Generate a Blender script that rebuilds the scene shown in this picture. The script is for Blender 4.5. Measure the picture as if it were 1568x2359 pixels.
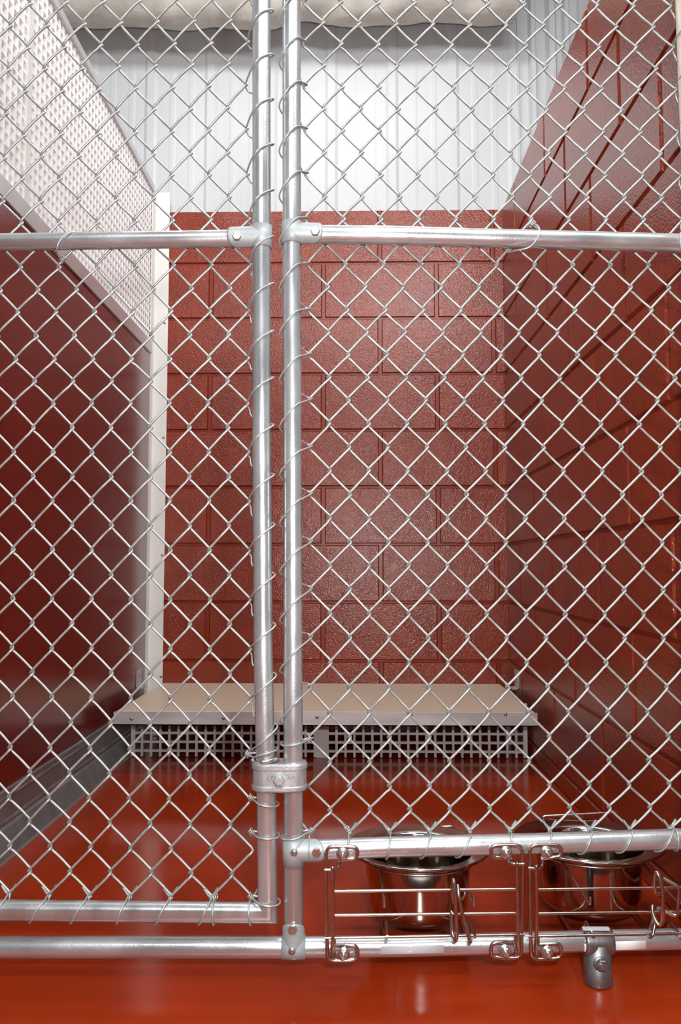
import bpy, bmesh, math, random
from mathutils import Vector, Matrix
random.seed(7)
for o in list(bpy.data.objects): bpy.data.objects.remove(o)
SC = bpy.context.scene
COL = SC.collection
PI = math.pi

# ------------------------------------------------------------------ camera
F, H = 1800.0, 0.583
PITCH, YAW = math.atan(125/F), math.atan(31/F)
cam_d = bpy.data.cameras.new('camera'); cam = bpy.data.objects.new('camera', cam_d); COL.objects.link(cam)
cam_d.sensor_fit = 'VERTICAL'; cam_d.sensor_height = 24.0; cam_d.sensor_width = 16.0
cam_d.lens = F/2359*24.0; cam_d.clip_start = .02
cam.location = (0, 0, H); cam.rotation_euler = (PI/2 + PITCH, 0, YAW)
SC.camera = cam

# ------------------------------------------------------------------ light and exposure
SC.view_settings.view_transform = 'Standard'; SC.view_settings.look = 'None'
SC.view_settings.gamma = 1.0; SC.view_settings.use_curve_mapping = False
SC.view_settings.exposure = 0.0
W = bpy.data.worlds.new('world'); SC.world = W; W.use_nodes = True
W.node_tree.nodes['Background'].inputs[0].default_value = (.93, .96, 1.0, 1)
W.node_tree.nodes['Background'].inputs[1].default_value = 0.22
def area(name, loc, target, sx, sy, power, color=(1, 1, 1)):
    l = bpy.data.lights.new(name, 'AREA'); l.shape = 'RECTANGLE'; l.size = sx; l.size_y = sy
    l.energy = power; l.color = color
    o = bpy.data.objects.new(name, l); COL.objects.link(o); o.location = loc
    d = Vector(target) - Vector(loc); o.rotation_euler = d.to_track_quat('-Z', 'Y').to_euler()
    return o
area('aisle_lamp', (.60, .40, 2.38), (.1, 1.6, .9), 1.0, .3, 21, (1, .99, .97))
area('front_floor_fill', (-.2, -1.1, 2.6), (0, .9, 0), 1.2, .4, 34, (1, .985, .96))  # added fill light behind the camera, brightens the front floor
area('kennel_lamp', (-.18, 1.85, 2.75), (-.18, 2.25, 0), 1.3, .3, 20, (1, .99, .97))
area('camera_flash', (.09, -.02, .71), (.0, 2.0, .85), .07, .05, 18.0, (1, .98, .95))

# ------------------------------------------------------------------ pixel -> place helpers
def ray(px, py):
    x = (px-784)/F; z = -(py-1179.5)/F; y = 1.0
    y, z = y*math.cos(PITCH)-z*math.sin(PITCH), y*math.sin(PITCH)+z*math.cos(PITCH)
    x, y = x*math.cos(YAW)-y*math.sin(YAW), x*math.sin(YAW)+y*math.cos(YAW)
    return Vector((x, y, z))
C0 = Vector((0, 0, H))
def at_y(px, py, Y): r = ray(px, py); return C0 + r*(Y/r.y)
def at_z(px, py, Z): r = ray(px, py); return C0 + r*((Z-H)/r.z)
def at_x(px, py, X): r = ray(px, py); return C0 + r*(X/r.x)
class Plane:                                    # vertical plane y = y0 + s*(x-x0)
    def __init__(s, x0, y0, sl): s.x0, s.y0, s.s = x0, y0, sl
    def p(s, px, py, off=0.0):
        r = ray(px, py); t = (s.y0+off-s.s*s.x0)/(r.y-s.s*r.x)
        return C0 + r*t
FEN = Plane(-.09, 1.125, .046)
GATE = Plane(-.14, 1.125, -.016)
BASE = Plane(-.09, 1.125, 0.0)

# ------------------------------------------------------------------ materials
def mat(name, col, rough=.5, metal=0.0, noise=0.0, nscale=20, bump=0.0, bscale=200, coat=0.0, coat_rough=.1,
        spec=.5, rvar=0.0, stretch=None, aniso=0, col2=None, detail=4):
    m = bpy.data.materials.new(name); m.use_nodes = True
    nt = m.node_tree; b = nt.nodes['Principled BSDF']; L = nt.links
    b.inputs['Base Color'].default_value = (*col, 1); b.inputs['Roughness'].default_value = rough
    b.inputs['Metallic'].default_value = metal; b.inputs['Coat Weight'].default_value = coat
    b.inputs['Coat Roughness'].default_value = coat_rough; b.inputs['Specular IOR Level'].default_value = spec
    tc = nt.nodes.new('ShaderNodeTexCoord'); mp = nt.nodes.new('ShaderNodeMapping')
    L.new(tc.outputs['Object'], mp.inputs['Vector'])
    if stretch: mp.inputs['Scale'].default_value = stretch
    if noise or rvar:
        n = nt.nodes.new('ShaderNodeTexNoise'); n.inputs['Scale'].default_value = nscale
        n.inputs['Detail'].default_value = detail; L.new(mp.outputs[0], n.inputs['Vector'])
        if noise:
            cr = nt.nodes.new('ShaderNodeValToRGB'); e = cr.color_ramp.elements
            c2 = col2 or tuple(min(1, c*(1+noise)) for c in col)
            e[0].position = .35; e[1].position = .68
            e[0].color = (*[c*(1-noise) for c in col], 1); e[1].color = (*c2, 1)
            L.new(n.outputs['Fac'], cr.inputs[0]); L.new(cr.outputs[0], b.inputs['Base Color'])
        if rvar:
            mr = nt.nodes.new('ShaderNodeMapRange'); mr.inputs['To Min'].default_value = max(.02, rough-rvar)
            mr.inputs['To Max'].default_value = rough+rvar; mr.inputs['From Min'].default_value = .3
            mr.inputs['From Max'].default_value = .7
            L.new(n.outputs['Fac'], mr.inputs[0]); L.new(mr.outputs[0], b.inputs['Roughness'])
    if bump:
        n2 = nt.nodes.new('ShaderNodeTexNoise'); n2.inputs['Scale'].default_value = bscale
        n2.inputs['Detail'].default_value = 3; L.new(tc.outputs['Object'], n2.inputs['Vector'])
        bp = nt.nodes.new('ShaderNodeBump'); bp.inputs['Strength'].default_value = bump
        bp.inputs['Distance'].default_value = .002
        L.new(n2.outputs['Fac'], bp.inputs['Height']); L.new(bp.outputs[0], b.inputs['Normal'])
        if coat: L.new(bp.outputs[0], b.inputs['Coat Normal'])
    return m
M = {}
M['block'] = mat('red_block_paint', (.235, .028, .0075), .15, noise=.10, nscale=9, bump=.6, bscale=210, spec=.55, rvar=.03)
M['mortar'] = mat('red_mortar_paint', (.20, .016, .004), .3, bump=.3, bscale=200)
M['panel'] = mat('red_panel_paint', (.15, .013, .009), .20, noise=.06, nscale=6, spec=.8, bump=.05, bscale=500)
M['floor'] = mat('red_floor_epoxy', (.29, .026, .004), .15, noise=.13, nscale=5, bump=.05, bscale=70, spec=.42, rvar=.05)
M['galv'] = mat('galvanised_pipe', (.56, .59, .61), .30, .78, noise=.10, nscale=30, bump=.08, bscale=260, rvar=.08, stretch=(1, 1, .35))
M['galv_h'] = mat('galvanised_rail', (.58, .61, .63), .30, .78, noise=.10, nscale=30, bump=.08, bscale=260, rvar=.08, stretch=(.35, 1, 1))
M['wire'] = mat('galvanised_wire', (.42, .45, .44), .38, .50, noise=.12, nscale=60, rvar=.1)
M['tie'] = mat('tie_wire_metal', (.46, .50, .50), .38, .6)
M['cast'] = mat('cast_clamp_metal', (.47, .50, .51), .46, .7, noise=.12, nscale=70, bump=.18, bscale=420)
M['clamp'] = mat('pressed_clamp_metal', (.38, .42, .44), .55, .35, noise=.06, nscale=60, bump=.05, bscale=300)
M['foot'] = mat('dark_fitting_metal', (.26, .26, .27), .38, .85, noise=.2, nscale=60, bump=.1, bscale=300)
M['bolt'] = mat('bolt_zinc', (.62, .60, .57), .28, .95, noise=.15, nscale=120)
M['inox'] = mat('stainless_wire', (.52, .48, .43), .24, 1.0, noise=.14, nscale=70)
M['bowl'] = mat('stainless_bowl', (.50, .47, .43), .09, 1.0)
M['white'] = mat('white_metal_siding', (.60, .63, .65), .40, noise=.03, nscale=3, spec=.4)
M['lattice'] = mat('white_lattice_plastic', (.95, .95, .955), .4, spec=.4)
M['alu'] = mat('aluminium_channel', (.62, .62, .64), .38, .5, noise=.05, nscale=12)
M['flange'] = mat('white_corner_strip', (.80, .80, .78), .4, .1, noise=.03, nscale=9)
M['base'] = mat('grey_base_channel', (.22, .22, .225), .34, .4, noise=.12, nscale=7, rvar=.06, stretch=(1, 3, 1))
M['base2'] = mat('worn_base_strip', (.30, .30, .29), .45, .4, noise=.3, nscale=14, rvar=.08)
M['cloth'] = mat('insulation_facing', (.56, .54, .49), .75, noise=.12, nscale=14, bump=.6, bscale=60)
M['beige'] = mat('beige_bed_panel', (.66, .55, .43), .40, noise=.03, nscale=40, spec=.4)
M['bedrail'] = mat('bed_front_metal', (.55, .55, .56), .42, .45, noise=.14, nscale=11, stretch=(.5, 1, 2))
M['grille'] = mat('grey_grille_plastic', (.60, .59, .585), .45, spec=.4)
M['dark'] = mat('dark_stamp', (.16, .17, .18), .6)
M['screw'] = mat('screw_grey', (.30, .30, .29), .4, .8)
M['tape'] = mat('white_tape', (.80, .80, .82), .35, noise=.03, nscale=50)
M['cleartape'] = mat('clear_tape', (.62, .66, .70), .16, .2)
M['cream'] = mat('cream_post_paint', (.78, .74, .62), .35, .4)

# ------------------------------------------------------------------ mesh helpers
class MB:
    def __init__(s): s.v, s.f, s.sm = [], [], []
    def add(s, vs, fs, smooth=False):
        n = len(s.v); s.v += [tuple(v) for v in vs]
        s.f += [tuple(i+n for i in f) for f in fs]; s.sm += [smooth]*len(fs)
    def box(s, a, b, M4=None):
        x0, y0, z0 = a; x1, y1, z1 = b
        vs = [Vector(p) for p in ((x0,y0,z0),(x1,y0,z0),(x1,y1,z0),(x0,y1,z0),(x0,y0,z1),(x1,y0,z1),(x1,y1,z1),(x0,y1,z1))]
        if M4: vs = [M4 @ v for v in vs]
        s.add(vs, [(0,3,2,1),(4,5,6,7),(0,1,5,4),(1,2,6,5),(2,3,7,6),(3,0,4,7)])
    def tube(s, pts, r, n=8, closed=False, caps=True):
        pts = [Vector(p) for p in pts]; N = len(pts)
        T = []
        for i in range(N):
            a = pts[(i-1) % N] if (closed or i > 0) else pts[i]
            b = pts[(i+1) % N] if (closed or i < N-1) else pts[i]
            t = (b-a); T.append(t.normalized() if t.length > 1e-9 else Vector((0, 0, 1)))
        u = T[0].orthogonal().normalized(); vs = []
        for i in range(N):
            u = (u - T[i]*u.dot(T[i])); u = u.normalized() if u.length > 1e-6 else T[i].orthogonal().normalized()
            w = T[i].cross(u); rr = r[i] if isinstance(r, (list, tuple)) else r
            for k in range(n):
                a = 2*PI*k/n; vs.append(pts[i] + (u*math.cos(a)+w*math.sin(a))*rr)
        fs = []
        for i in range(N if closed else N-1):
            j = (i+1) % N
            for k in range(n):
                fs.append((i*n+k, i*n+(k+1) % n, j*n+(k+1) % n, j*n+k))
        s.add(vs, fs, True)
        if caps and not closed:
            s.add(vs[:n], [tuple(reversed(range(n)))]); s.add(vs[-n:], [tuple(range(n))])
    def cyl(s, a, b, r, n=24, r2=None, caps=True):
        s.tube([a, b], [r, r if r2 is None else r2], n, caps=caps)
    def lathe(s, c, prof, n=48, axis=None):
        c = Vector(c); vs = []; K = len(prof)
        R = Vector((0, 0, 1)).rotation_difference(Vector(axis).normalized()).to_matrix() if axis else Matrix.Identity(3)
        for r, z in prof:
            for k in range(n):
                a = 2*PI*k/n; vs.append(c + R @ Vector((r*math.cos(a), r*math.sin(a), z)))
        fs = [(i*n+k, i*n+(k+1) % n, (i+1)*n+(k+1) % n, (i+1)*n+k) for i in range(K-1) for k in range(n)]
        s.add(vs, fs, True)
    def hexhead(s, c, d, r, h, washer=None):
        c = Vector(c); d = Vector(d).normalized()
        if washer:
            s.lathe(c, [(0, 0), (washer, 0), (washer, .0012), (washer*.97, .0018), (0, .0018)], 24, d); c = c + d*.0018
        s.lathe(c, [(0, 0), (r, 0), (r, h*.8), (r*.86, h), (0, h)], 6, d); s.sm[-24:] = [False]*24
    def dome(s, c, d, r, h):
        s.lathe(c, [(r, 0), (r*.95, h*.35), (r*.75, h*.7), (r*.4, h*.93), (0.0001, h)], 16, d)
    def obj(s, name, m, parent=None, bevel=0.0, autosm=False):
        me = bpy.data.meshes.new(name); me.from_pydata(s.v, [], s.f); me.materials.append(M[m] if isinstance(m, str) else m)
        me.polygons.foreach_set('use_smooth', s.sm)
        me.update()
        bm = bmesh.new(); bm.from_mesh(me)
        bmesh.ops.recalc_face_normals(bm, faces=bm.faces); bm.to_mesh(me); bm.free()
        o = bpy.data.objects.new(name, me); COL.objects.link(o)
        if parent: o.parent = parent; o.matrix_parent_inverse = parent_inv(parent)
        if bevel:
            b = o.modifiers.new('bevel', 'BEVEL'); b.width = bevel; b.segments = 2; b.limit_method = 'ANGLE'; b.angle_limit = .7
        return o
def world_loc(o):
    v = Vector(o.location); p = o.parent
    return v
def parent_inv(p):
    # every parent is unrotated; meshes are authored in world coordinates
    off = Vector((0, 0, 0)); q = p
    while q:
        if q.type == 'EMPTY': off += Vector(q.location)
        q = None if q.type == 'EMPTY' else q.parent
    # for a mesh parent (itself offset back to world) its matrix_world is identity
    return Matrix.Translation(-off) if p.type == 'EMPTY' else Matrix.Identity(4)
def thing(name, loc, label, cat, group=None):
    o = bpy.data.objects.new(name, None); COL.objects.link(o); o.location = loc; o.empty_display_size = .05
    o['label'] = label; o['category'] = cat
    if group: o['group'] = group
    return o
def structure(o, label=None):
    o['kind'] = 'structure'
    if label: o['label'] = label
    return o
def smooth_path(pts, sub=4, closed=False):
    P = [Vector(p) for p in pts]; N = len(P); out = []
    rng = range(N) if closed else range(N-1)
    for i in rng:
        p0 = P[(i-1) % N] if (closed or i > 0) else P[i]*2-P[i+1]
        p1, p2 = P[i], P[(i+1) % N]
        p3 = P[(i+2) % N] if (closed or i+2 < N) else p2*2-p1
        for k in range(sub):
            t = k/sub
            out.append(.5*((2*p1)+(p2-p0)*t+(2*p0-5*p1+4*p2-p3)*t*t+(3*p1-p0-3*p2+p3)*t**3))
    if not closed: out.append(P[-1])
    return out
def rounded(pts, rad, n=5, closed=False):
    """polyline with filleted corners"""
    P = [Vector(p) for p in pts]; N = len(P); out = []
    for i in range(N):
        if not closed and i in (0, N-1): out.append(P[i]); continue
        a, b, c = P[(i-1) % N], P[i], P[(i+1) % N]
        r = min(rad, (a-b).length*.49, (c-b).length*.49)
        p, q = b+(a-b).normalized()*r, b+(c-b).normalized()*r
        for k in range(n+1):
            t = k/n; out.append(p*(1-t)**2+b*2*t*(1-t)+q*t*t)
    return out
def interp(tab, x):
    if x <= tab[0][0]: (a, va), (b, vb) = tab[0], tab[1]
    elif x >= tab[-1][0]: (a, va), (b, vb) = tab[-2], tab[-1]
    else:
        for (a, va), (b, vb) in zip(tab, tab[1:]):
            if a <= x <= b: break
    return va+(vb-va)*(x-a)/(b-a)

# ================================================================== the room
XL, XR, YB = -.72, .543, 2.76
ZTOP = 1.873
JB = .0505                                       # height of the lowest course joint
COURSE, BLK = .2032, .4064
def block_wall(name, origin, ux, length, phase, zlo, zhi, normal, thick=.19):
    """painted concrete blocks: bevelled block faces proud of the mortar plane"""
    o = Vector(origin); ux = Vector(ux); n = Vector(normal)
    b = MB(); d = .0055; g = .0058
    r = -1 if JB > zlo else 0
    z = JB-COURSE; k = 0
    while z < zhi-.005:
        z0, z1 = max(z, zlo), min(z+COURSE, zhi)
        if z1 > z0+.01:
            x = phase + (BLK/2 if k % 2 else 0); x -= BLK*math.ceil(x/BLK+1)
            while x < length:
                x0, x1 = max(x, 0), min(x+BLK, length)
                if x1 > x0+.015:
                    a0, a1 = x0+g, x1-g
                    if x0 == 0: a0 = 0
                    if x1 == length: a1 = length
                    c0 = z0+g*.5 if z0 > zlo else z0; c1 = z1-g*.5 if z1 < zhi else z1
                    if z1 == zhi: c1 = zhi
                    e = .0035
                    def P(u, w, h): return o + ux*u + Vector((0, 0, w)) + n*h
                    vs = [P(a0, c0, 0), P(a1, c0, 0), P(a1, c1, 0), P(a0, c1, 0),
                          P(a0+e, c0+e, d), P(a1-e, c0+e, d), P(a1-e, c1-e, d), P(a0+e, c1-e, d)]
                    b.add(vs, [(4, 5, 6, 7), (0, 1, 5, 4), (1, 2, 6, 5), (2, 3, 7, 6), (3, 0, 4, 7)])
                x += BLK
        z += COURSE; k += 1
    faces = b.obj(name, 'block')
    m = MB()
    p0 = o + ux*0 + Vector((0, 0, zlo)) ; q = o + ux*length + Vector((0, 0, zhi)) - n*thick
    lo = [min(p0[i], q[i]) for i in range(3)]; hi = [max(p0[i], q[i]) for i in range(3)]
    m.box(lo, hi); mo = m.obj('mortar', 'mortar', faces)
    return structure(faces)
fl = MB(); fl.box((-3.2, -2.6, -.1), (3.2, 3.2, 0)); structure(fl.obj('floor', 'floor'))
# vertical joints of the back wall seen at px 480/745/1010 in the odd course
vj = at_y(745, 668, YB).x - XL
block_wall('wall_back', (XL-.02, YB, 0), (1, 0, 0), XR-XL+.04, (vj+.02) % BLK, 0, ZTOP, (0, -1, 0))
# right wall: plane x = XR seen from inside
ry = at_x(1430, 150, XR).y
block_wall('wall_right', (XR, 1.02, 0), (0, 1, 0), YB-1.02, (ry-1.02) % BLK, 0, ZTOP, (-1, 0, 0))
# left partition: smooth painted panel
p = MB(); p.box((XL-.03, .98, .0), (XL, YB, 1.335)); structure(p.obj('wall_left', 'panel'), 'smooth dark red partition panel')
# white ribbed metal siding above the block wall
def siding(name, x0, x1, y, z0, z1):
    b = MB(); pr = []
    pitch = at_y(1036, 300, y).x - at_y(896, 300, y).x
    ph = at_y(903, 300, y).x
    k0 = math.floor((x0-ph)/pitch)-1; k = k0
    pts = [(x0, 0)]
    while ph+k*pitch < x1+pitch:
        c = ph+k*pitch
        for dx, h in ((-.024, 0), (-.013, .006), (.013, .006), (.024, 0)): pts.append((c+dx, h))
        for f in (.36, .68):
            for dx, h in ((-.014, 0), (-.006, .0012), (.006, .0012), (.014, 0)): pts.append((c+pitch*f+dx, h))
        k += 1
    pts = sorted([q for q in pts if x0 <= q[0] <= x1])+[(x1, 0)]
    vs = []
    for x, h in pts: vs += [(x, y-h, z0), (x, y-h, z1)]
    fs = [(2*i, 2*i+2, 2*i+3, 2*i+1) for i in range(len(pts)-1)]
    b.add(vs, fs); b.box((x0, y+.001, z0), (x1, y+.03, z1))
    return structure(b.obj(name, 'white'))
siding('wall_back_upper', -2.2, 2.2, YB+.03, 1.80, 3.3)
xe = at_y(1195, 300, YB).x
b = MB()
for i, (dx, w, h) in enumerate(((0, .006, .014), (.045, .022, .022), (.11, .03, .022), (.17, .02, .022))):
    b.add([(xe+dx, YB+.028, ZTOP+.002), (xe+dx+w*.3, YB+.028-h, ZTOP+.002), (xe+dx+w, YB+.028-h, ZTOP+.002), (xe+dx+w*1.3, YB+.028, ZTOP+.002),
           (xe+dx, YB+.028, 3.2), (xe+dx+w*.3, YB+.028-h, 3.2), (xe+dx+w, YB+.028-h, 3.2), (xe+dx+w*1.3, YB+.028, 3.2)],
          [(0, 1, 5, 4), (1, 2, 6, 5), (2, 3, 7, 6), (0, 3, 2, 1), (4, 5, 6, 7)])
structure(b.obj('trim_2', 'white'))
# far side of the neighbouring run, seen through the lattice
b = MB(); b.box((-2.23, .9, 0), (-2.2, 2.79, 3.3)); structure(b.obj('wall_left_far', 'white'))
b = MB(); b.box((-3.2, -2.63, 1.9), (3.2, -2.6, 3.3)); structure(b.obj('wall_front_upper', 'white'))
b = MB(); b.box((-3.2, -2.66, 0), (3.2, -2.6, 1.9)); structure(b.obj('wall_front', 'block'))
# corner strip on the back wall, with screws
s0 = at_y(353, 700, YB-.012).x; s1 = at_y(387, 700, YB-.012).x
zt = at_y(370, 446, YB).z
b = MB(); b.box((s0, YB-.0095, .0), (s1, YB-.0055, zt)); b.box((s0-.002, YB-.05, 0), (s0+.003, YB-.0055, zt))
cs = structure(b.obj('trim_1', 'flange', bevel=.0008), 'white metal corner strip')
for py in (744, 1008, 1279, 1559):
    px = 379 - (py-744)*.010
    c = at_y(px, py, YB-.0096); b = MB(); b.dome(c, (0, -1, 0), .0045, .0025); b.obj('screw', 'screw', cs)
# base channel on the left side
b = MB(); y0, y1 = .98, YB-.06
prof = [(XL, .125), (XL+.004, .128), (XL+.007, .124), (XL+.007, .055), (XL+.012, .050), (XL+.030, .004), (XL+.034, 0), (XL, 0)]
vs = [(x, y0, z) for x, z in prof]+[(x, y1, z) for x, z in prof]; n = len(prof)
b.add(vs, [(i, (i+1) % n, n+(i+1) % n, n+i) for i in range(n)]+[tuple(range(n)), tuple(range(2*n-1, n-1, -1))])
bl = structure(b.obj('baseboard_left', 'base'), 'worn grey metal base channel')
b = MB(); b.box((XL+.0065, y0, .060), (XL+.0085, y1, .066)); b.box((XL+.0065, y0, .108), (XL+.0085, y1, .112)); b.obj('ridge', 'base2', bl)

# ---- white lattice partition above the left panel
lt = thing('lattice_partition', (XL, 1.9, 1.335), 'white square-holed lattice panel with metal channels above the dark red side panel', 'partition panel')
zb0, zb1 = 1.335, 1.378
zt1 = at_y(360, 440, YB-.01).z; zt0 = zt1-.022
b = MB(); b.box((XL-.022, .98, zb0), (XL+.006, YB-.05, zb1)); b.obj('bottom_channel', 'alu', lt, bevel=.001)
b = MB(); b.box((XL-.022, .98, zt0), (XL+.006, YB-.05, zt1)); b.obj('top_channel', 'alu', lt, bevel=.001)
ys = at_x(66, 200, XL).y
cell, bw = .0262, .0066
def lattice(y0, y1):
    b = MB(); z0, z1 = zb1-.002, zt0+.002; t0, t1 = XL-.009, XL-.001
    y = y0
    while y <= y1-bw: b.box((t0, y, z0), (t1, y+bw, z1)); y += cell
    z = z0
    while z <= z1-.004: b.box((t0+.0004, y0, z), (t1-.0004, y1, z+bw)); z += cell
    return b.obj('lattice_sheet', 'lattice', lt)
lattice(.99, ys-.012); lattice(ys+.012, YB-.052)
b = MB(); b.box((XL-.014, ys-.0135, zb1), (XL+.003, ys+.0135, zt0)); b.obj('joining_strip', 'flange', lt, bevel=.001)

# ---- insulation draped along the wall head
it = thing('insulation_wrap', (0, 2.6, 2.4), 'sagging off-white insulation roll along the top of the white metal wall', 'insulation')
b = MB(); nx, na = 90, 22
xa, xb = at_y(120, 20, 2.62).x-.08, at_y(1190, 20, 2.62).x
zc0 = at_y(700, 44, 2.62).z
def sag(x):
    s = 0.0
    for c, w, a in ((-.62, .10, .006), (-.40, .14, .014), (-.17, .07, -.016), (.0, .12, .006), (.25, .1, -.004), (.45, .08, .003)):
        s -= a*math.exp(-((x-c)/w)**2)
    return s+.003*math.sin(x*23)
vs = []
for i in range(nx+1):
    x = xa+(xb-xa)*i/nx
    for k in range(na):
        a = -PI/2 + (k/(na-1)-.5)*PI*1.15
        rr = .17
        y = 2.63 + .118*math.cos(a)*1.0; z = zc0+.20 + .20*math.sin(a)
        w = max(0, -math.sin(a))
        vs.append((x, y+.006*math.sin(x*17+k), z+sag(x)*w+.002*math.sin(x*41+k*1.3)))
    for (yy, zz) in ((2.752, zc0+.55), (2.50, zc0+.55)): vs.append((x, yy, zz))
n = na+2
fs = [(i*n+k, i*n+(k+1) % n, (i+1)*n+(k+1) % n, (i+1)*n+k) for i in range(nx) for k in range(n)]
b.add(vs, fs, True); b.add(vs[:n], [tuple(range(n))]); b.add(vs[-n:], [tuple(reversed(range(n)))])
b.obj('facing', 'cloth', it)

# ================================================================== raised dog bed
ZT = at_y(760, 1575, 2.745).z
yf = at_z(760, 1640, ZT).y
bd = thing('dog_bed', (0, 2.45, 0), 'low raised kennel bed with beige top and grey grid skirt against the back wall', 'dog bed')
bx0, bx1 = at_z(258, 1641, ZT).x, at_z(1226, 1633, ZT).x
b = MB(); b.box((bx0+.006, yf+.003, ZT-.012), (bx1-.006, YB-.008, ZT)); b.obj('bed_top', 'beige', bd, bevel=.001)
zr = at_y(760, 1672, yf).z
b = MB(); b.box((bx0, yf-.003, zr), (bx1, yf, ZT-.001)); b.box((bx0, yf-.003, zr), (bx1, yf+.03, zr+.003))
b.box((bx0, yf, zr), (bx0+.003, YB-.01, ZT-.013)); b.box((bx1-.003, yf, zr), (bx1, YB-.01, ZT-.013))
br = b.obj('front_rail', 'bedrail', bd)
for px, py in ((303, 1656), (515, 1654), (730, 1652), (947, 1648), (1164, 1645)):
    b = MB(); b.dome(at_y(px, py, yf-.003), (0, -1, 0), .0052, .003); b.obj('screw', 'screw', br)
yg = at_z(740, 1746, 0).y
gx0, gx1 = max(at_y(277, 1700, yg).x, XL+.036), at_y(1214, 1700, yg).x
gx1 = min(gx1, XR-.012)
def grille(x0, x1, e0, e1):
    b = MB(); pitch = .02775; w = .0072; z1 = ZT-.012
    cnt = max(1, round((x1-x0)/pitch)); pt = (x1-x0)/cnt
    for i in range(cnt+1):
        ww = .013 if ((i == 0 and e0) or (i == cnt and e1)) else w
        c = x0+pt*i; b.box((c-ww/2, yg, .002), (c+ww/2, yg+.009, z1))
    for py in (1688, 1708.5, 1729):
        z = at_y(740, py+2, yg).z; b.box((x0, yg+.0005, z-w/2), (x1, yg+.0085, z+w/2))
    return b.obj('grid_skirt', 'grille', bd)
xm0, xm1 = at_y(727, 1700, yg).x, at_y(752, 1700, yg).x
grille(gx0+.006, xm0-.003, True, False); grille(xm1+.003, gx1-.006, False, True)
b = MB(); b.box((xm0, yg-.002, .0), (xm1, yg+.03, ZT-.012)); jp = b.obj('middle_leg', 'grille', bd, bevel=.001)
b = MB(); b.cyl(at_y(741, 1676, yg-.0021), at_y(741, 1676, yg-.003), .003, 12); b.obj('screw', 'dark', jp)
for x in (gx0+.0, gx1-.02):
    b = MB(); b.box((x, 2.68, 0), (x+.02, 2.70, ZT-.012)); b.obj('rear_leg', 'grille', bd)
# wall clips that hold the bed down
def clip(px, py, side):
    X = XL+.001 if side < 0 else XR-.005
    c = at_y(px, py, 2.66); 
    t = thing('bed_clip', (X, 2.66, c.z), 'small bent metal clip on the %s wall beside the bed corner' % ('dark red left' if side < 0 else 'block right'), 'wall clip')
    b = MB(); s = -side
    b.box((min(X, X+s*.003), 2.60, ZT+.004), (max(X, X+s*.003), 2.65, ZT+.064)); b.box((min(X, X+s*.022), 2.60, ZT+.004), (max(X, X+s*.022), 2.65, ZT+.007))
    b.obj('bracket', 'alu', t)
    b = MB(); b.dome((X+s*.003, 2.625, ZT+.045), (s, 0, 0), .005, .004); b.obj('screw', 'screw', t)
clip(332, 1575, -1); clip(1172, 1570, 1)

# ================================================================== chain link
RP = .01365                                      # pipe radius
MOFF = .0175                                     # fabric sits behind the rails
L_x = [(0,70),(2,65),(4,60),(6,56),(8,52),(10,50),(12,48),(14,41),(16,37),(18,33),(20,32),(22,31),(24,30),(26,29),(28,28),(30,28),(32,23),(34,20),(36,22),(38,20)]
L_y = [(0,8),(2,110),(4,210),(6,312),(8,412),(10,515),(12,618),(14,722),(16,830),(18,932),(20,1044),(22,1155),(24,1268),(26,1381),(28,1494),(30,1607),(32,1724),(34,1837),(36,1950),(38,2062)]
L_h = [(0,42.1),(4,42.2),(9,43.3),(12,44),(16,44.4),(20,44.9),(26,45.4),(30,45.6),(38,46.6)]
L_s = [(0,-1.1),(6,-1.2),(10,-.8),(14,-.4),(22,0),(30,.3),(38,.8)]
R_x = [(0,786),(2,786.5),(4,788),(6,789),(8,791.5),(10,791),(12,797),(14,799),(16,801.5),(18,803),(20,804),(22,805),(28,805),(30,805),(32,804.5),(34,804.5),(36,805)]
R_y = [(0,5),(2,102),(4,200),(6,300),(8,402),(10,505),(12,609),(14,714),(16,817),(18,922),(20,1030),(22,1139),(24,1249),(26,1358),(28,1469),(30,1584),(32,1699),(34,1811.5),(36,1919)]
R_h = [(0,42.1),(4,42.7),(10,43.2),(16,44.05),(20,44.75),(24,45),(28,45.2),(32,45.9),(36,46.1)]
R_s = [(0,.5),(6,.2),(10,0),(28,0),(34,-.4),(36,-.5)]
RT = -14                                         # rows carried on above the picture
def knotfn(tx, ty, th, ts, plane):
    def raw(k, r): return plane.p(interp(tx, r)+k*interp(th, r), interp(ty, r)+k*interp(ts, r), MOFF)
    def W(k, r):
        if r < 0:
            a, b2 = raw(k, 0), raw(k, 2); return a + (a-b2)*(-r/2)
        return raw(k, r)
    return W
KL = knotfn(L_x, L_y, L_h, L_s, GATE); KR = knotfn(R_x, R_y, R_h, R_s, FEN)
RW = .00185
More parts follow.
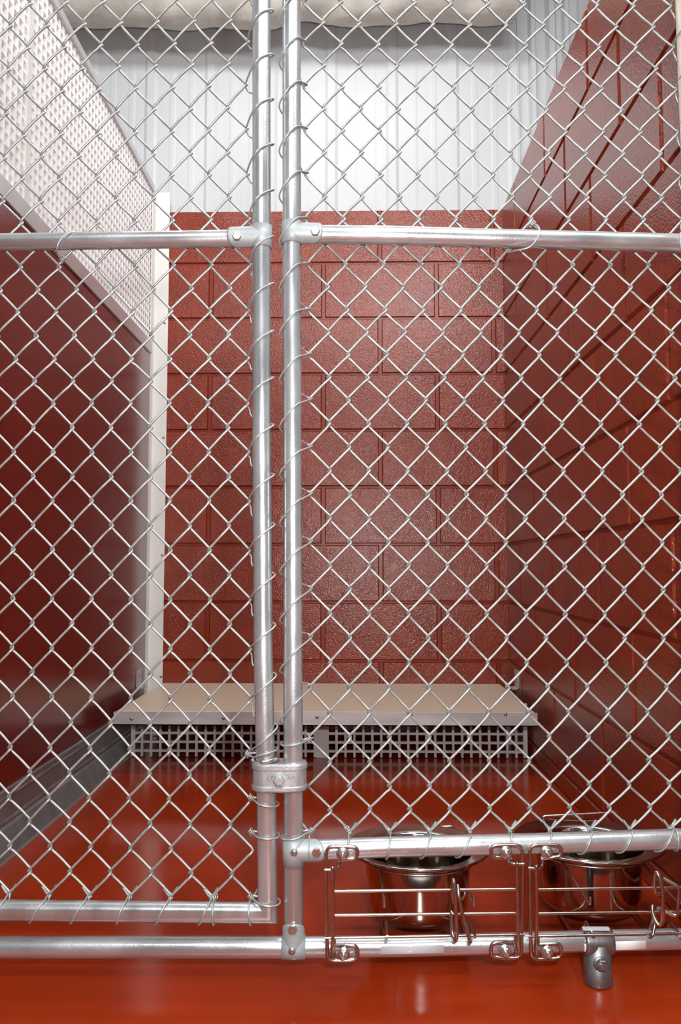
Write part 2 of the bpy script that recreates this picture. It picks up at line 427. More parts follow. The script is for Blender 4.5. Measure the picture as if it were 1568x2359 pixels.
def fabric(W, k0, k1, rbot, name, parent):
    """interlocking zigzag spirals; '/' runs in front, '\\' behind"""
    b = MB(); e, h, d = .0021, .0038, .0033
    for k in range(k0, k1):
        pts = []
        r = rbot
        # every spiral starts on the bottom selvedge row
        left = ((k+r) % 2 == 0)
        first = True
        while r >= RT:
            kk = k if left else k+1; sg = -1 if left else 1
            v = W(kk, r)
            jx = Vector((random.uniform(-.0006, .0006), 0, random.uniform(-.0008, .0008))) if r < rbot else Vector((0, 0, 0))
            v = v+jx
            if first:
                o = W(k+1 if left else k, r); w = v.lerp(o, .0)
                dirx = .012*(1 if left else -1)
                # twisted cut end poking up beside the last knot
                yy = d if left else -d
                pts += [v+Vector((dirx*.8*(-1), yy*-.5, .014)), v+Vector((-dirx*.35, -yy*.5, .006)), v+Vector((-.001*sg, yy*.2, -.002))]
                first = False
            if left:   # arriving from '\' behind, leaving on '/' in front
                pts += [v+Vector((.4*e, d, -h)), v+Vector((-e, 0, 0)), v+Vector((.4*e, -d, h))] if r < rbot else [v+Vector((-e, 0, 0)), v+Vector((.4*e, -d, h))]
            else:
                pts += [v+Vector((-.4*e, -d, -h)), v+Vector((e, 0, 0)), v+Vector((-.4*e, d, h))] if r < rbot else [v+Vector((e, 0, 0)), v+Vector((-.4*e, d, h))]
            nx = W(k+1 if left else k, r-1)
            q = -d if left else d
            A_ = pts[-1]; s2 = 1 if left else -1
            B_ = nx + (Vector((-.4*e, -d, -h)) if left else Vector((.4*e, d, -h)))
            for t, bo in ((.14, .10), (.32, .30), (.5, .36), (.68, .30), (.86, .10)):
                pts.append(A_.lerp(B_, t)+Vector((0, q*bo, 0)))
            left = not left; r -= 1
        b.tube(smooth_path(pts[:-5], 2), RW, 8)
    return b.obj(name, 'wire', parent)

def fitting_sleeve(c, axis, half, r):
    b = MB(); a = Vector(axis).normalized(); c = Vector(c)
    b.lathe(c-a*half, [(r-.0012, 0), (r, 0), (r+.0002, half), (r, 2*half), (r-.0012, 2*half)], 36, a)
    return b
def tongue(b, c, axis, length, r, facing=(0, -1, 0), spread=1.55):
    """half shell lying over a pipe from c along axis with a rounded end"""
    c = Vector(c); a = Vector(axis).normalized(); f = Vector(facing); f = (f-a*f.dot(a)).normalized(); s = a.cross(f)
    NU, NV = 14, 20; out = []; inn = []
    for j in range(NV+1):
        v = (j/NV*2-1); an = v*spread
        Lj = length - r*1.15*(1-math.sqrt(max(0, 1-v*v)))
        for i in range(NU+1):
            u = Lj*i/NU
            dirv = f*math.cos(an)+s*math.sin(an)
            out.append(c+a*u+dirv*r); inn.append(c+a*u+dirv*(r-.0014))
    n = len(out); g = NU+1
    fs = [(j*g+i, j*g+i+1, (j+1)*g+i+1, (j+1)*g+i) for j in range(NV) for i in range(NU)]
    fs2 = [tuple(reversed([q+n for q in f4])) for f4 in fs]
    edge = [(j*g+NU, n+j*g+NU, n+(j+1)*g+NU, (j+1)*g+NU) for j in range(NV)]
    edge += [(i, n+i, n+i+1, i+1) for i in range(NU)]+[(NV*g+i, NV*g+i+1, n+NV*g+i+1, n+NV*g+i) for i in range(NU)]
    b.add(out+inn, fs+fs2+edge, True)

def helix_tie(pl, knot, around, up, r, parent, name='tie_wire', knotted=True):
    pass

# ================================================================== GATE (left)
gt = thing('kennel_gate', (-.4, 1.13, .1), 'chain link kennel gate in a galvanised pipe frame on the left of the double posts', 'gate')
def gp(px, py, off=0.0): return GATE.p(px, py, off)
gtop = gp(602, 0); gbot = gp(617, 2103)
poleline = [gp(602, 0), gp(602.5, 500), gp(602.5, 1000), gp(606, 1500), gp(611, 1740), gp(614, 1845), gp(617.5, 2103)]
d0 = (poleline[0]-poleline[1]).normalized(); ptop = poleline[0]+d0*((1.80-poleline[0].z)/d0.z)
gl = -.655                                        # far stile
def glp(z): return Vector((gl, 1.125-.016*(gl+.14), z))
bz = gbot.z
# frame: stile, mitred corner, bottom rail, far stile, top rail as one welded pipe
def mitred(b, A, B, C, r):
    """pipe A-B-C with a sharp mitre at B"""
    b.tube([A, B], r, 28, caps=False)
b = MB()
corner = Vector((gbot.x, gbot.y, bz)); lcorner = glp(gp(20, 2098).z)
def mitre_loop(b, P, r, n=28, closed=True):
    N = len(P); vs = []
    up = Vector((0, 1, 0))
    nrm = (P[-2]-P[0]).cross(P[-1]-P[-2]).normalized()
    for i in range(N):
        a = (P[i]-P[(i-1) % N]).normalized(); c = (P[(i+1) % N]-P[i]).normalized()
        m = ((a+c).normalized()).cross(nrm).normalized()
        ca = math.sqrt(max(.02, (1+a.dot(c))/2))
        for k in range(n):
            t = 2*PI*k/n; vs.append(P[i]+m*(r*math.cos(t)/ca)+nrm*(r*math.sin(t)))
    fs = [(i*n+k, i*n+(k+1) % n, ((i+1) % N)*n+(k+1) % n, ((i+1) % N)*n+k) for i in range(N) for k in range(n)]
    b.add(vs, fs, True)
    b.sm[-len(fs):] = [True]*len(fs)
loop = [ptop]+poleline[:-1]+[corner, lcorner, glp(ptop.z)]
mitre_loop(b, loop, RP)
frame = b.obj('gate_frame', 'galv', gt)
me = frame.data
es = frame.modifiers.new('split', 'EDGE_SPLIT'); es.split_angle = .6
# mid rail of gate
ma, mb_ = gp(0, 558), gp(590, 549)
dm = (ma-mb_).normalized(); mend = mb_+dm*((gl+.0-mb_.x)/dm.x)
b = MB(); b.tube([mb_+dm*.005, (mb_+mend)/2, mend], RP*.93, 28); b.obj('middle_rail', 'galv_h', gt)
b = fitting_sleeve(gp(602.5, 547), (poleline[1]-poleline[2]), .0165, RP+.0018)
tongue(b, gp(602.5, 547), dm, gp(602.5, 547).x-gp(526, 547).x, RP+.0022)
cl = b.obj('rail_clamp', 'clamp', gt)
b = MB(); b.hexhead(gp(546, 545, -RP-.002), (0, -1, 0), .0068, .004); b.obj('hex_bolt', 'bolt', cl)
# chain link fabric of the gate
fabric(KL, -14, 12, 38, 'chain_link', gt)
# lacing wire wound round the stile
def lacing(W, col, cx, side, rows, plane, ptsfn, parent, r=.0013):
    pts = []
    for (yk) in rows:
        ptsfn(pts, yk)
    b = MB(); b.tube(smooth_path(pts, 6), r, 8); return b.obj('lacing_wire', 'tie', parent)
def polecx(table, z):
    tb = sorted([(q.z, q) for q in table], key=lambda t: t[0])
    for (a, qa), (c, qc) in zip(tb, tb[1:]):
        if a <= z <= c: return qa.lerp(qc, (z-a)/(c-a))
    return tb[0][1] if z < tb[0][0] else tb[-1][1]
RL = RP+.0024
pts = []
GP = [ptop]+poleline
r = -13 if False else -12
rows = [rr for rr in range(-12, 32) if (12+rr) % 2 == 0]
for rr in rows:                                   # travelling downward
    kn = KL(12, rr); 
    c = polecx(GP, kn.z)
    pitch = (kn.z - KL(12, rr+2).z)
    pts.append(kn+Vector((.000, -.003, 0)))
    pts.append(kn+Vector((.003, .004, -.008)))
    # behind the pole, left to right
    for t, an in ((.30, 200), (.38, 270), (.45, 330)):
        a = math.radians(an); 
        # angle 180 = left, 270 = back(+y), 0 = right, 90 = front(-y)
        c = polecx(GP, kn.z-pitch*t); pts.append(Vector((c.x+RL*math.cos(a), c.y-RL*math.sin(a), kn.z-pitch*t)))
    for t, an in ((.49, 5), (.58, 45), (.70, 90), (.82, 130)):
        a = math.radians(an); c = polecx(GP, kn.z-pitch*t)
        rl = RL*(1.12 if an == 5 else 1.0); pts.append(Vector((c.x+rl*math.cos(a), c.y-rl*math.sin(a), kn.z-pitch*t)))
pts.append(KL(12, 32)+Vector((0, -.003, 0)))
b = MB(); b.tube(smooth_path(pts, 5), .0013, 8); b.obj('lacing_wire', 'tie', gt)

def twist(b, c, d, turns=3, R=.0032, L=.009, r=.00115):
    """a few tight turns of wire round a mesh wire, axis d"""
    d = Vector(d).normalized(); u = d.orthogonal().normalized(); w = d.cross(u); P = []
    for i in range(turns*10+1):
        t = i/(turns*10); a = 2*PI*turns*t
        P.append(Vector(c)+d*(L*(t-.5))+u*R*math.cos(a)+w*R*math.sin(a))
    b.tube(P, r, 6)
def pole_loop(c, plane_knot, r, tilt, parent, reach):
    """tie wire round a vertical pole, knotted on the fabric at plane_knot"""
    b = MB(); P = []
    s = 1 if plane_knot.x > c.x else -1
    st = plane_knot
    P.append(st+Vector((0, -.004, 0)))
    for an in range(25, 340, 20):
        a = math.radians(an); x = s*math.cos(a); y = -math.sin(a)
        f = (an-25)/315
        z = st.z - tilt*math.sin(PI*f)*1.0
        P.append(Vector((c.x+x*r, c.y+y*r, z)))
    P.append(st+Vector((0, .003, .001)))
    b.tube(smooth_path(P, 3), .0013, 8)
    twist(b, st, (s*.6, 0, .8))
    return b.obj('tie_wire', 'tie', parent)
for (px, py, tilt) in ((570, 1738, -.010), (577, 1838, .007), (578, 1917, .002), (577, 2066, .004)):
    c = polecx(GP, gp(px, py).z)
    pole_loop(c, gp(px, py, MOFF*.4), RP+.0035, tilt, gt, 0)
# spiral tie wires along bottom rail
def rail_tie(plane, kx, ky, bx, by, rc, parent, wide=.0, rr=None):
    """wire dropping from a fabric knot over the front of a rail and back up behind it"""
    rr = rr or RP+.0022
    kn = plane.p(kx, ky, MOFF*.6); bot = plane.p(bx, by); c = Vector((0, rc(bot.x).y, rc(bot.x).z))
    b = MB(); P = [kn+Vector((0, -.003, .002))]
    for an in range(70, -100, -20):
        a = math.radians(an); f = (70-an)/160
        x = kn.x+(bot.x-kn.x)*f; cc = rc(x)
        P.append(Vector((x, cc.y-rr*math.cos(a), cc.z+rr*math.sin(a))))
    for an in (-120, -150, -180, -220):
        a = math.radians(an); f = (-100-an)/120; x = bot.x+(kn.x-bot.x)*max(0, min(1, f)); cc = rc(x)
        P.append(Vector((x, cc.y-rr*math.cos(a), cc.z+rr*math.sin(a))))
    P.append(kn+Vector((0, .004, .001)))
    b.tube(smooth_path(P, 3), .0013, 8)
    return b.obj('tie_wire', 'tie', parent)
def gate_rail(x):
    f = (x-corner.x)/(lcorner.x-corner.x); return corner.lerp(lcorner, f)
for (kx, ky, bx, by) in ((20, 2062, -18, 2118), (111, 2065, 66, 2124), (203, 2066, 160, 2125), (296, 2067, 268, 2125), (391, 2069, 354, 2125),
                         (487, 2070, 455, 2125), (495, 2070, 495, 2125), (577, 2072, 579, 2124)):
    rail_tie(GATE, kx, ky, bx, by, gate_rail, gt)
b = MB(); twist(b, gp(493, 2067, MOFF*.5), (1, 0, .3)); b.obj('tie_wire', 'tie', gt)
# single tie round the middle rail
def ring_tie(plane, pts_px, off_front, off_back, name, parent, tw, rad=.0013):
    b = MB(); P = [plane.p(x, y, o) for x, y, o in pts_px]
    b.tube(smooth_path(P, 5), rad, 8); twist(b, plane.p(*tw), (.7, 0, .7)); return b.obj(name, 'tie', parent)
ring_tie(GATE, [(190, 536, .018), (180, 536, .003), (165, 535, -.011), (150, 541, -.018), (137, 556, -.02), (131, 572, -.018), (133, 587, -.006), (141, 597, .008), (150, 593, .014)], 0, 0, 'tie_wire', gt, (144, 598, .012))

# ================================================================== FENCE PANEL (right)
fn = thing('kennel_fence_panel', (.2, 1.14, 0), 'fixed chain link fence panel of galvanised posts and rails on the right', 'fence panel')
def fp(px, py, off=0.0): return FEN.p(px, py, off)
post = [fp(671, 0), fp(672, 550), fp(673.5, 1100), fp(674.5, 1600), fp(676, 2200)]
d0 = (post[0]-post[1]).normalized(); FT = [post[0]+d0*((1.86-post[0].z)/d0.z)]+post
b = MB(); b.tube(FT, RP, 28); b.obj('post', 'galv', fn)
# far corner post, partly in frame
cp = [fp(1576, 0, .0), fp(1598, 560), fp(1602, 1200), fp(1604, 1950), fp(1604, 2300)]
cp[0] = Vector((cp[0].x, cp[0].y, cp[0].z)); d1 = (cp[0]-cp[1]).normalized()
FT2 = [cp[0]+d1*((1.86-cp[0].z)/d1.z)]+cp[:4]; low = Vector((cp[3].x, cp[3].y, .004)); FT2.append(low)
b = MB(); b.tube(FT2, RP*.98, 24); b.obj('corner_post', 'cream', fn)
# rails
m0, m1, m2 = fp(672, 540), fp(1100, 548), fp(1600, 561)
b = MB(); b.tube([m0, fp(900, 542), m1, fp(1350, 554), m2], RP, 28); b.obj('middle_rail', 'galv_h', fn)
l0, l2 = fp(676, 1959), fp(1604, 1931)
lowrail = [l0, fp(900, 1951), fp(1200, 1944), l2]
b = MB(); b.tube(lowrail, RP*1.02, 28); b.obj('lower_rail', 'galv_h', fn)
t0, t1 = FT[0]+Vector((0, 0, -.02)), FT2[0]+Vector((0, 0, -.02))
b = MB(); b.tube([t0, t1], RP, 24); b.obj('top_rail', 'galv_h', fn)
br0 = fp(676, 2182); br1 = fp(1604, 2162)
bl1 = BASE.p(0, 2182); dl = (bl1-br0).normalized(); far = br0+dl*((gl-.05-br0.x)/dl.x)
b = MB(); b.tube([far, br0-dl*.0], RP*1.04, 28); b.obj('base_rail', 'galv_h', fn)
base_r = [br0, fp(900, 2180), fp(1130, 2174), fp(1350, 2168), br1]
b = MB(); b.tube(base_r, RP*1.0, 28); brr = b.obj('base_rail', 'galv_h', fn)
# clamps
def end_clamp(c, pole_axis, hlen, direction, L, hex_px, dome_px, back=0):
    b = fitting_sleeve(c, pole_axis, hlen, RP+.0018); tongue(b, c, direction, L, RP+.0022)
    o = b.obj('rail_clamp', 'clamp', fn)
    if hex_px: b = MB(); b.hexhead(fp(*hex_px, -RP-.0022), (0, -1, 0), .0068, .004); b.obj('hex_bolt', 'bolt', o)
    if dome_px:
        b = MB(); b.dome(fp(*dome_px, -RP-.0022), (0, -1, 0), .0052, .0032); q = b.obj('cross_head_screw', 'bolt', o)
        b = MB(); cc = fp(*dome_px, -RP-.0054); b.box(cc-Vector((.0026, .0004, .0005)), cc+Vector((.0026, .0006, .0005))); b.box(cc-Vector((.0005, .0004, .0026)), cc+Vector((.0005, .0006, .0026))); b.obj('cross_slot', 'dark', q)
    return o
end_clamp(fp(672, 538), FT[0]-post[1], .0165, m1-m0, fp(743, 538).x-fp(672, 538).x, (726, 534), None)
end_clamp(l0, FT[0]-post[1], .0195, lowrail[1]-l0, fp(746, 1955).x-l0.x, (729, 1963), (677, 1964))
end_clamp(br0+Vector((.0, 0, 0)), base_r[1]-br0, .0165, (0, 0, 1), fp(674, 2118).z-br0.z, (674, 2140), (672, 2191))
end_clamp(fp(1599, 561), (0, 0, 1), .0165, m1-m2, .030, None, None)
b = MB(); b.cyl(fp(673, 515, -RP-.0005), fp(673, 515, -RP-.0012), .002, 12); b.obj('drill_hole', 'dark', fn)
# foot fitting under the base rail
fx = fp(1375, 2168)
b = MB(); ax = (br1-br0).normalized()
b.lathe(fx-ax*.0205, [(RP, 0), (RP+.0038, .0006), (RP+.0044, .004), (RP+.0044, .037), (RP+.0038, .0404), (RP, .041)], 36, ax)
b.lathe((fx.x-.0, fx.y, 0), [(0.0, .001), (.0196, .001), (.0200, .003), (.0193, .007), (.0188, fx.z), (0, fx.z)], 36)
ft = b.obj('foot_fitting', 'foot', fn)
b = MB(); hc = fp(1383, 2220, -.0185); b.hexhead(hc, (0.05, -1, 0), .0082, .006, washer=.0100); b.cyl(hc+Vector((0, -.006, 0)), hc+Vector((0, -.012, 0)), .0042, 16); b.obj('hex_bolt', 'foot', ft)
# tape round the base rail
def tape(x0, x1, material, name, cover=(-1.25, .9), eps=.0004, label=None):
    b = MB(); n = 14
    vs = []
    A = fp(x0, 2170); B = fp(x1, 2170)
    for X in (A.x, B.x):
        tt = [q for q in base_r]
        for i in range(len(tt)-1):
            if tt[i].x <= X <= tt[i+1].x or i == len(tt)-2: c = tt[i].lerp(tt[i+1], (X-tt[i].x)/(tt[i+1].x-tt[i].x)); break
        for j in range(n+1):
            a = cover[0]+(cover[1]-cover[0])*j/n
            vs.append((c.x, c.y-(RP+eps)*math.cos(a), c.z-(RP+eps)*math.sin(a)))
    b.add(vs, [(j, j+1, n+2+j, n+1+j) for j in range(n)], True)
    o = b.obj(name, material, brr)
    s = o.modifiers.new('thick', 'SOLIDIFY'); s.thickness = .0002
    if label: o['label'] = label
tape(1339, 1349, 'tape', 'tape_strip', (-.2, .75)); tape(1400, 1479, 'tape', 'tape_label', (-.35, .62), label='white tape label on the base rail beside the foot')
tape(876, 1019, 'cleartape', 'tape_strip', (-.45, .35))
b = MB(); c = fp(1370, 2139, -.003); b.box(c-Vector((.0185, .006, .0003)), c+Vector((.0185, .0, .0028))); o = b.obj('tape_strip', 'cleartape', brr)
# fabric
fabric(KR, -2, 18, 36, 'chain_link', fn)
# lacing round the post: knot -> front going down-left -> behind -> next knot
pts = []
rows = [rr for rr in range(-12, 32) if rr % 2 == 0]
for rr in rows:
    kn = KR(-2, rr); pitch = kn.z-KR(-2, rr+2).z
    pts.append(kn+Vector((.003, -.002, .0015)))
    for t, an in ((.16, 50), (.30, 90), (.44, 125), (.58, 165), (.66, 188)):
        a = math.radians(an); c = polecx(FT, kn.z-pitch*t); rl = RL*(1.12 if an > 150 else 1)
        pts.append(Vector((c.x+rl*math.cos(a), c.y-rl*math.sin(a), kn.z-pitch*t)))
    for t, an in ((.73, 225), (.80, 270), (.87, 315)):
        a = math.radians(an); c = polecx(FT, kn.z-pitch*t)
        pts.append(Vector((c.x+RL*math.cos(a), c.y-RL*math.sin(a), kn.z-pitch*t)))
    pts.append(kn+Vector((-.004, .004, -pitch+.005)))
pts.append(KR(-2, 32)+Vector((0, -.003, 0)))
b = MB(); b.tube(smooth_path(pts, 5), .0013, 8); b.obj('lacing_wire', 'tie', fn)
for (px, py, tilt) in ((712, 1703, .005), (716, 1914, .006)):
    c = polecx(FT, fp(px, py).z); pole_loop(c, fp(px, py, MOFF*.4), RP+.0035, tilt, fn, 0)
def low_c(x):
    for i in range(len(lowrail)-1):
        if x <= lowrail[i+1].x or i == len(lowrail)-2:
            a, c = lowrail[i], lowrail[i+1]; return a.lerp(c, (x-a.x)/(c.x-a.x))
for (kx, ky, bx, by) in ((713, 1919, 712, 1988), (803, 1920, 798, 1974), (898, 1920, 888, 1977), (989, 1920, 966, 1976), (1081, 1920, 1048, 1975), (1173, 1918, 1160, 1972),
                         (1264, 1915, 1248, 1970), (1356, 1914, 1330, 1969), (1449, 1912, 1418, 1966), (1541, 1911, 1506, 1962), (1546, 1911, 1552, 1958)):
    rail_tie(FEN, kx, ky, bx, by, low_c, fn, rr=RP*1.02+.0018)
b = MB(); twist(b, fp(801, 1911, MOFF*.5), (.4, 0, -.8)); b.obj('tie_wire', 'tie', fn)
b = MB(); twist(b, fp(1546, 1907, MOFF*.5), (.8, 0, .5)); b.obj('tie_wire', 'tie', fn)
ring_tie(FEN, [(1226, 516, .014), (1238, 520, .004), (1243, 534, -.012), (1236, 552, -.017), (1218, 570, -.017), (1190, 577, -.008), (1170, 581, .008), (1176, 576, .018), (1196, 540, .019), (1218, 518, .016)], 0, 0, 'tie_wire', fn, (1226, 516, .012))
# corner post lacing seen at the right edge
pts = []
for rr in range(-8, 34, 2):
    kn = KR(18, rr); pitch = kn.z-KR(18, rr+2).z
    pts.append(kn+Vector((0, 0, 0)))
    for t, an in ((.35, 200), (.5, 270), (.6, 340), (.7, 40), (.8, 90), (.9, 140)):
        a = math.radians(an); c = polecx(FT2, kn.z-pitch*t); pts.append(Vector((c.x+RL*math.cos(a), c.y-RL*math.sin(a), kn.z-pitch*t)))
b = MB(); b.tube(smooth_path(pts, 4), .0013, 8); b.obj('lacing_wire', 'tie', fn)

# ---- cast double clamp joining gate stile and post
hc = thing('gate_hinge_clamp', fp(643, 1795), 'cast metal hinge clamp gripping the gate stile and fence post together', 'hinge clamp')
a = polecx(GP, gp(612, 1790).z); c2 = polecx(FT, fp(676, 1790).z)
def stadium(r, z0, z1, b, taper=0.0, flat=1.0):
    n = 16; ring = []
    for z, rr in ((z0, r-taper), (z0+taper, r), (z1-taper, r), (z1, r-taper)):
        row = []
        for k in range(n+1):
            t = PI/2+PI*k/n; row.append((a.x+rr*math.cos(t), a.y+rr*flat*math.sin(t)*-1, z))
        for k in range(n+1):
            t = -PI/2+PI*k/n; row.append((c2.x+rr*math.cos(t), c2.y+rr*flat*math.sin(t)*-1, z))
        ring.append(row)
    N = len(ring[0]); vs = [q for row in ring for q in row]
    fs = [(i*N+k, i*N+(k+1) % N, (i+1)*N+(k+1) % N, (i+1)*N+k) for i in range(3) for k in range(N)]
    b.add(vs, fs+[tuple(reversed(range(N))), tuple(range(3*N, 4*N))])
zh0, zh1 = fp(643, 1828, -.02).z, fp(643, 1762, -.02).z
hh = zh1-zh0
b = MB(); stadium(RP+.0050, zh0+.002, zh1-.002, b, .001); stadium(RP+.0066, zh0, zh0+hh*.24, b, .0025); stadium(RP+.0066, zh1-hh*.27, zh1, b, .0025)
body = b.obj('clamp_body', 'cast', hc)
body.data.polygons.foreach_set('use_smooth', [len(p_.vertices) == 4 for p_ in body.data.polygons])
sm = body.modifiers.new('split', 'EDGE_SPLIT'); sm.split_angle = .6
b = MB(); hb = fp(643, 1797, -RP-.006); b.hexhead(hb, (0, -1, 0), .0082, .005); b.cyl(hb+Vector((0, -.005, 0)), hb+Vector((0, -.0075, 0)), .0048, 20); b.obj('hex_bolt', 'cast', hc)
def stamp(txt, px, py, size, parent, shear=.3):
    cu = bpy.data.curves.new('stamp', 'FONT'); cu.body = txt; cu.size = size; cu.extrude = .0002; cu.align_x = 'CENTER'; cu.align_y = 'CENTER'; cu.shear = shear
    tmp = bpy.data.objects.new('stamp', cu); COL.objects.link(tmp)
    dg = bpy.context.evaluated_depsgraph_get(); me = bpy.data.meshes.new_from_object(tmp.evaluated_get(dg))
    bpy.data.objects.remove(tmp); me.materials.clear(); me.materials.append(M['dark'])
    me.transform(Matrix.Translation(fp(px, py, -RP-.0052)) @ Matrix.Rotation(PI/2, 4, 'X'))
    o = bpy.data.objects.new('stamped_letters', me); COL.objects.link(o); o.parent = parent; o.matrix_parent_inverse = parent_inv(parent)
stamp('LT', 621, 1793, .0085, hc); stamp('XX', 671, 1791, .0075, hc, -.3)
# open split ring resting on the clamp round the stile
rg = MB(); P = []
zc = zh1+.0035; ca = polecx(GP, zc)
for i in range(25):
    t = math.radians(97-(285*i/24)); P.append(Vector((ca.x+(RP+.0042)*math.cos(t), ca.y-(RP+.0042)*math.sin(t), zc+.002*math.cos(t))))
rr_ = [.0030]*25
rg.tube(P, rr_, 12)
for q in (P[0], P[-1]): rg.lathe(q-Vector((0, 0, .003)), [(0.0001, 0), (.0022, .0008), (.003, .003), (.0022, .0052), (.0001, .006)], 12)
rgo = rg.obj('split_ring', 'bolt', hc)

# ================================================================== feeder door wire frames
def feeder(label, P, xo, w_scale=1.0):
    """P(px, py, off) is the place; all wires follow the photographed frame"""
    pass
RWB, RWS = .0026, .0021
def path(b, pts, r, rad=.006, closed=False, n=10):
    b.tube(rounded(pts, rad, 5, closed), r, n, closed=closed)
def stud(px, py, parent, off=-.021):
    b = MB(); c = fp(px, py, off)
    b.hexhead(c, (0, -1, 0), .0056, .0042, washer=.0088)
    o = b.obj('hex_nut', 'bolt', parent)
    b = MB(); e = c+Vector((0, -.006, 0)); b.tube([c+Vector((0, .018, 0)), e+Vector((0, -.0015, 0)), e+Vector((0, -.009, 0)), e+Vector((0, -.012, 0))], [.0028, .0028, .0028, .0018], 12)
    b.obj('threaded_stud', 'bolt', parent)
OFF = -.020
def mounting(th, m, xs, ys):
    """U-shaped side bracket wire with a flattened eye at each end. m=+1 eye to the right"""
    (xv, x_eye, ) = xs; (yt, ybm) = ys
    b = MB(); q = lambda x, y, o=OFF: fp(x, y, o)
    t = yt; u = ybm
    top = [q(xv+m*26, t+31, OFF+.004), q(xv+m*50, t+29), q(xv+m*71, t+27), q(xv+m*73, t+2), q(xv+m*50, t), q(xv, t), q(xv, (t+u)/2), q(xv+m*3, u),
           q(xv+m*50, u), q(xv+m*73, u-4), q(xv+m*72, u-34), q(xv+m*50, u-36), q(xv+m*18, u-35, OFF+.004)]
    path(b, top, RWB, .0105)
    o = b.obj('side_bracket', 'inox', th)
    stud(xv+m*38, t+16, th); stud(xv+m*40, u-17, th)
def eyelet_bar(b, pts, r=RWS): b.tube([fp(*p_) for p_ in pts], r, 8)

def build_feeder(name, label, x0, x1, dy, latch_x, open_latch, group=None):
    """x0/x1: px of outer bracket uprights; dy(x) vertical shift following the rails"""
    th = thing(name, fp((x0+x1)/2, 2070, -.02), label, 'bowl holder', 'stainless wire bowl holders')
    mounting(th, 1, (x0, 0), (1950+dy(x0), 2213+dy(x0)))
    if x1 < 1560: mounting(th, -1, (x1, 0), (1950+dy(x1)+1, 2211+dy(x1)))
    b = MB()
    xa, xb = x0+15, x1-12
    # uprights of the swinging door
    ua = [fp(xa+3, 1998+dy(xa)+22, OFF-.001), fp(xa-1, 1996+dy(xa), OFF-.006), fp(xa+1, 2080+dy(xa), OFF-.006), fp(xa, 2202+dy(xa), OFF-.006), fp(xa+4, 2204+dy(xa), OFF-.002), fp(xa+3, 2160+dy(xa), OFF)]
    ub = [fp(xb-3, 1998+dy(xb)+20, OFF-.001), fp(xb-1, 1990+dy(xb), OFF-.006), fp(xb, 2080+dy(xb), OFF-.006), fp(xb+4, 2198+dy(xb), OFF-.006), fp(xb-4, 2201+dy(xb), OFF-.002), fp(xb-4, 2160+dy(xb), OFF)]
    path(b, ua, RWB, .003); b.obj('door_upright', 'inox', th)
    b = MB(); path(b, ub, RWB, .003); b.obj('door_upright', 'inox', th)
    for y in (2053, 2108.5):
        b = MB(); b.tube([fp(xa-1, y+dy(xa), OFF-.003), fp(xb, y+dy(xb)-1, OFF-.003)], RWS, 10); b.obj('cross_bar', 'inox', th)
    b = MB(); b.tube([fp(x0-4, 2161+dy(x0), OFF-.001), fp((x0+x1)/2, 2159+dy((x0+x1)/2), OFF-.002), fp(x1+4, 2157+dy(x1), OFF-.001)], RWS, 10)
    b.tube(rounded([fp(x0-4, 2004+dy(x0), OFF-.003), fp(xa+2, 2004+dy(x0), OFF-.003), fp(xa+12, 2004+dy(x0), OFF+.001), fp(xa+16, 1985+dy(x0), OFF+.010)], .004), RWS, 10)
    b.tube(rounded([fp(x1+4, 1995+dy(x1), OFF-.003), fp(xb-4, 1995+dy(x1), OFF-.003), fp(xb-18, 1992+dy(x1), OFF+.001), fp(xb-30, 1978+dy(x1), OFF+.010)], .004), RWS, 10)
    b.obj('hinge_bar', 'inox', th)
    return th
d1 = lambda x: -(x-751)*.009
d2 = lambda x: -(x-751)*.012+2
f1 = build_feeder('bowl_holder', 'stainless wire bowl holder on the rails beside the fence post, left one of two', 751, 1203, d1, 0, 0)
f2 = build_feeder('bowl_holder', 'stainless wire bowl holder with rectangular latch wire, right one of two, above the pipe foot', 1220, 1672, d2, 0, 0)
# latch of holder 1
b = MB(); q = lambda x, y, o: fp(x, y, o)
path(b, [q(1043, 2106, OFF-.004), q(1038, 2098, OFF-.002), q(1041, 2150, OFF-.008), q(1049, 2172, OFF-.016), q(1052, 2150, OFF-.018), q(1048, 2060, OFF-.018), q(1044, 2020, OFF-.014), q(1041, 2050, OFF-.006), q(1045, 2080, OFF)], RWB*1.05, .008)
path(b, [q(1054, 2038, OFF-.001), q(1056, 2065, OFF-.008), q(1070, 2128, OFF-.010)], RWB, .01)
path(b, [q(1071, 2122, OFF-.009), q(1083, 2173, OFF-.014)], RWB*1.1, .01)
path(b, [q(1054, 2062, OFF-.006), q(1061, 2048, OFF), q(1070, 2050, OFF+.004), q(1071, 2062, OFF+.002), q(1063, 2072, OFF+.002)], RWS, .006)
b.obj('latch', 'inox', f1)
b = MB()
path(b, [q(1497, 2140, OFF), q(1504, 2118, OFF-.004), q(1501, 2078, OFF-.005), q(1503, 2110, OFF-.010), q(1518, 2135, OFF-.017), q(1527, 2120, OFF-.018), q(1525, 2040, OFF-.018), q(1511, 2002, OFF-.012),
         q(1505, 2030, OFF-.006), q(1510, 2058, OFF-.002), q(1522, 2060, OFF)], RWB*1.02, .010)
path(b, [q(1527, 2022, OFF-.002), q(1564, 2044, OFF-.010), q(1559, 2112, OFF-.010), q(1512, 2090, OFF-.002)], RWB, .007)
path(b, [q(1505, 2100, OFF-.004), q(1508, 2130, OFF-.006), q(1502, 2159, OFF-.012), q(1492, 2152, OFF-.004)], RWS, .006)
b.obj('latch', 'inox', f2)

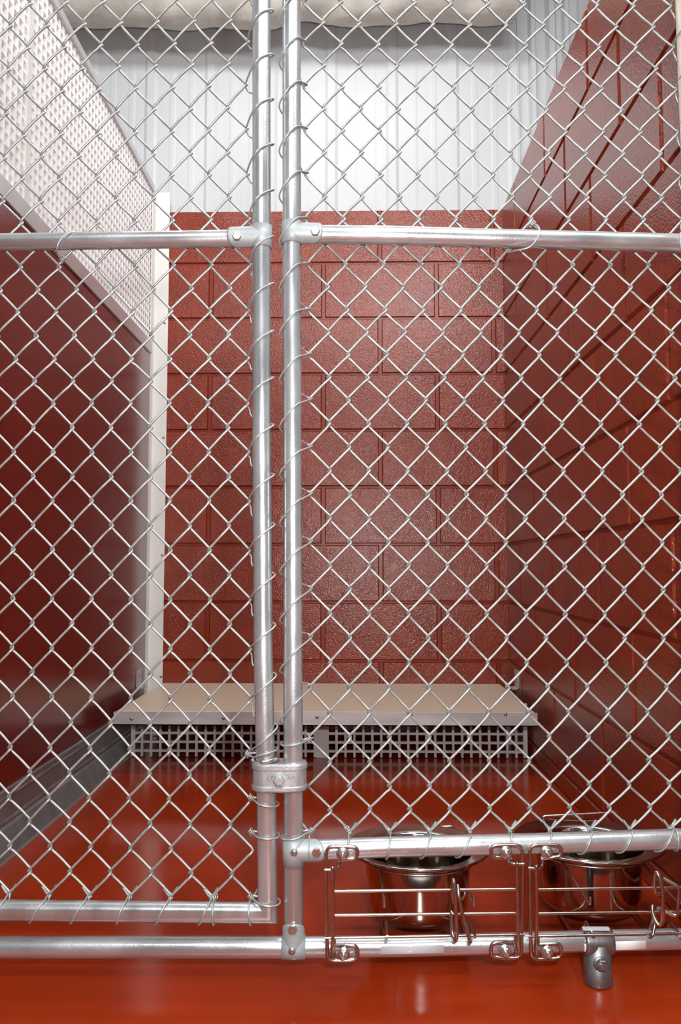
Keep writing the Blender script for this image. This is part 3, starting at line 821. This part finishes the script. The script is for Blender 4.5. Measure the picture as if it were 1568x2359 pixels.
# ================================================================== bowls
def bowl(cx_px, front_py, zrim, R, Rb, label, holder, bails):
    fr = at_z(cx_px, front_py, zrim); c = Vector((fr.x, fr.y+R, 0)); TM = Matrix.Translation((fr.x, fr.y, zrim)) @ Matrix.Rotation(math.radians(-2), 4, 'X') @ Matrix.Translation((-fr.x, -fr.y, -zrim))
    zb = zrim-.102; h = .102
    t = thing('dog_bowl', (c.x, c.y, zb), label, 'dog bowl', 'stainless dog bowls')
    b = MB()
    def arc(p0, p1, p2, n=7): return [tuple(p0[i]*(1-t)**2+2*p1[i]*t*(1-t)+p2[i]*t*t for i in (0, 1)) for t in [k_/n for k_ in range(n+1)]]
    prof = [(.0001, .003), (Rb*.70, .003), (Rb*.78, .0005)]+arc((Rb*.80, .0005), (Rb*.915, .001), (Rb*.93, .024))+[(Rb*.95, .045), (Rb*.985, .078)]
    prof += arc((Rb*.995, .086), (Rb*1.0, .0935), (Rb*1.07, .0955), 5)+[(R*.97, .0985), (R*.99, .0985)]+arc((R, .0985), (R*1.015, .1005), (R, .1025), 5)
    prof += [(R*.985, .1022), (Rb*1.10, .0985)]+arc((Rb*1.06, .0975), (Rb*.99, .0965), (Rb*.978, .086), 5)+[(Rb*.932, .045)]+arc((Rb*.912, .024), (Rb*.90, .005), (Rb*.78, .0045))+[(.0001, .0055)]
    b.lathe((c.x, c.y, zb), prof, 96)
    b.v = [tuple(TM @ Vector(q_)) for q_ in b.v]
    b.obj('bowl_shell', 'bowl', t)
    # cradle of the holder: ring below the rim, bail behind, two runners below
    b = MB(); n = 40; zr_ = zb+.086
    ring = [Vector((c.x+(Rb*1.075)*math.cos(2*PI*i/n), c.y+(Rb*1.075)*math.sin(2*PI*i/n), zr_)) for i in range(n)]
    ring = [TM @ q_ for q_ in ring]; b.tube(ring, RWS, 8, closed=True)
    for s in (-1, 1):
        b.tube(rounded([Vector((c.x+s*Rb*.72, c.y-Rb*.84, zr_)), Vector((c.x+s*Rb*.72, FEN.y0+OFF+FEN.s*(c.x+s*Rb*.72-FEN.x0)-.0, zr_-.004)), Vector((c.x+s*Rb*.72, FEN.y0+OFF+FEN.s*(c.x+s*Rb*.72-FEN.x0)-.001, fp(cx_px, 2054).z+.002))], .006), RWS, 8)
    b.obj('cradle_ring', 'inox', holder)
    b = MB()
    (xa, ya), (xb_, yb_) = bails
    ybk = c.y+R*1.0
    A = at_y(xa, ya, ybk); B = at_y(xb_, yb_, ybk)
    fa = at_y(xa+12, 2157, FEN.y0+OFF-.001+FEN.s*(A.x-FEN.x0)); zl = zb-.006
    yfr = fa.y
    hx = .0
    xl_, xr_ = c.x-.058, c.x+.062
    P = [Vector((xl_, yfr, fa.z)), Vector((xl_, yfr+.040, fa.z+.004)), Vector((xl_, yfr+.075, zl)), Vector((xl_, c.y+.05, zl)), Vector((A.x, ybk+.006, zl+.03)), A, B, Vector((B.x, ybk+.006, zl+.03)), Vector((xr_, c.y+.05, zl)), Vector((xr_, yfr+.075, zl)), Vector((xr_, yfr+.040, fa.z+.004)), Vector((xr_, yfr, fa.z))]
    b.tube(rounded(P, .007), RWS, 8)
    b.obj('rear_bail', 'inox', holder)
    return t
bowl(976, 2004, .134, .1150, .0860, 'polished steel bowl hanging in the left wire holder', f1, ((857, 1915), (1045, 1903)))
bowl(1408, 1989, .134, .1210, .0870, 'polished steel bowl hanging in the right wire holder, above the pipe foot', f2, ((1248, 1880), (1424, 1871)))
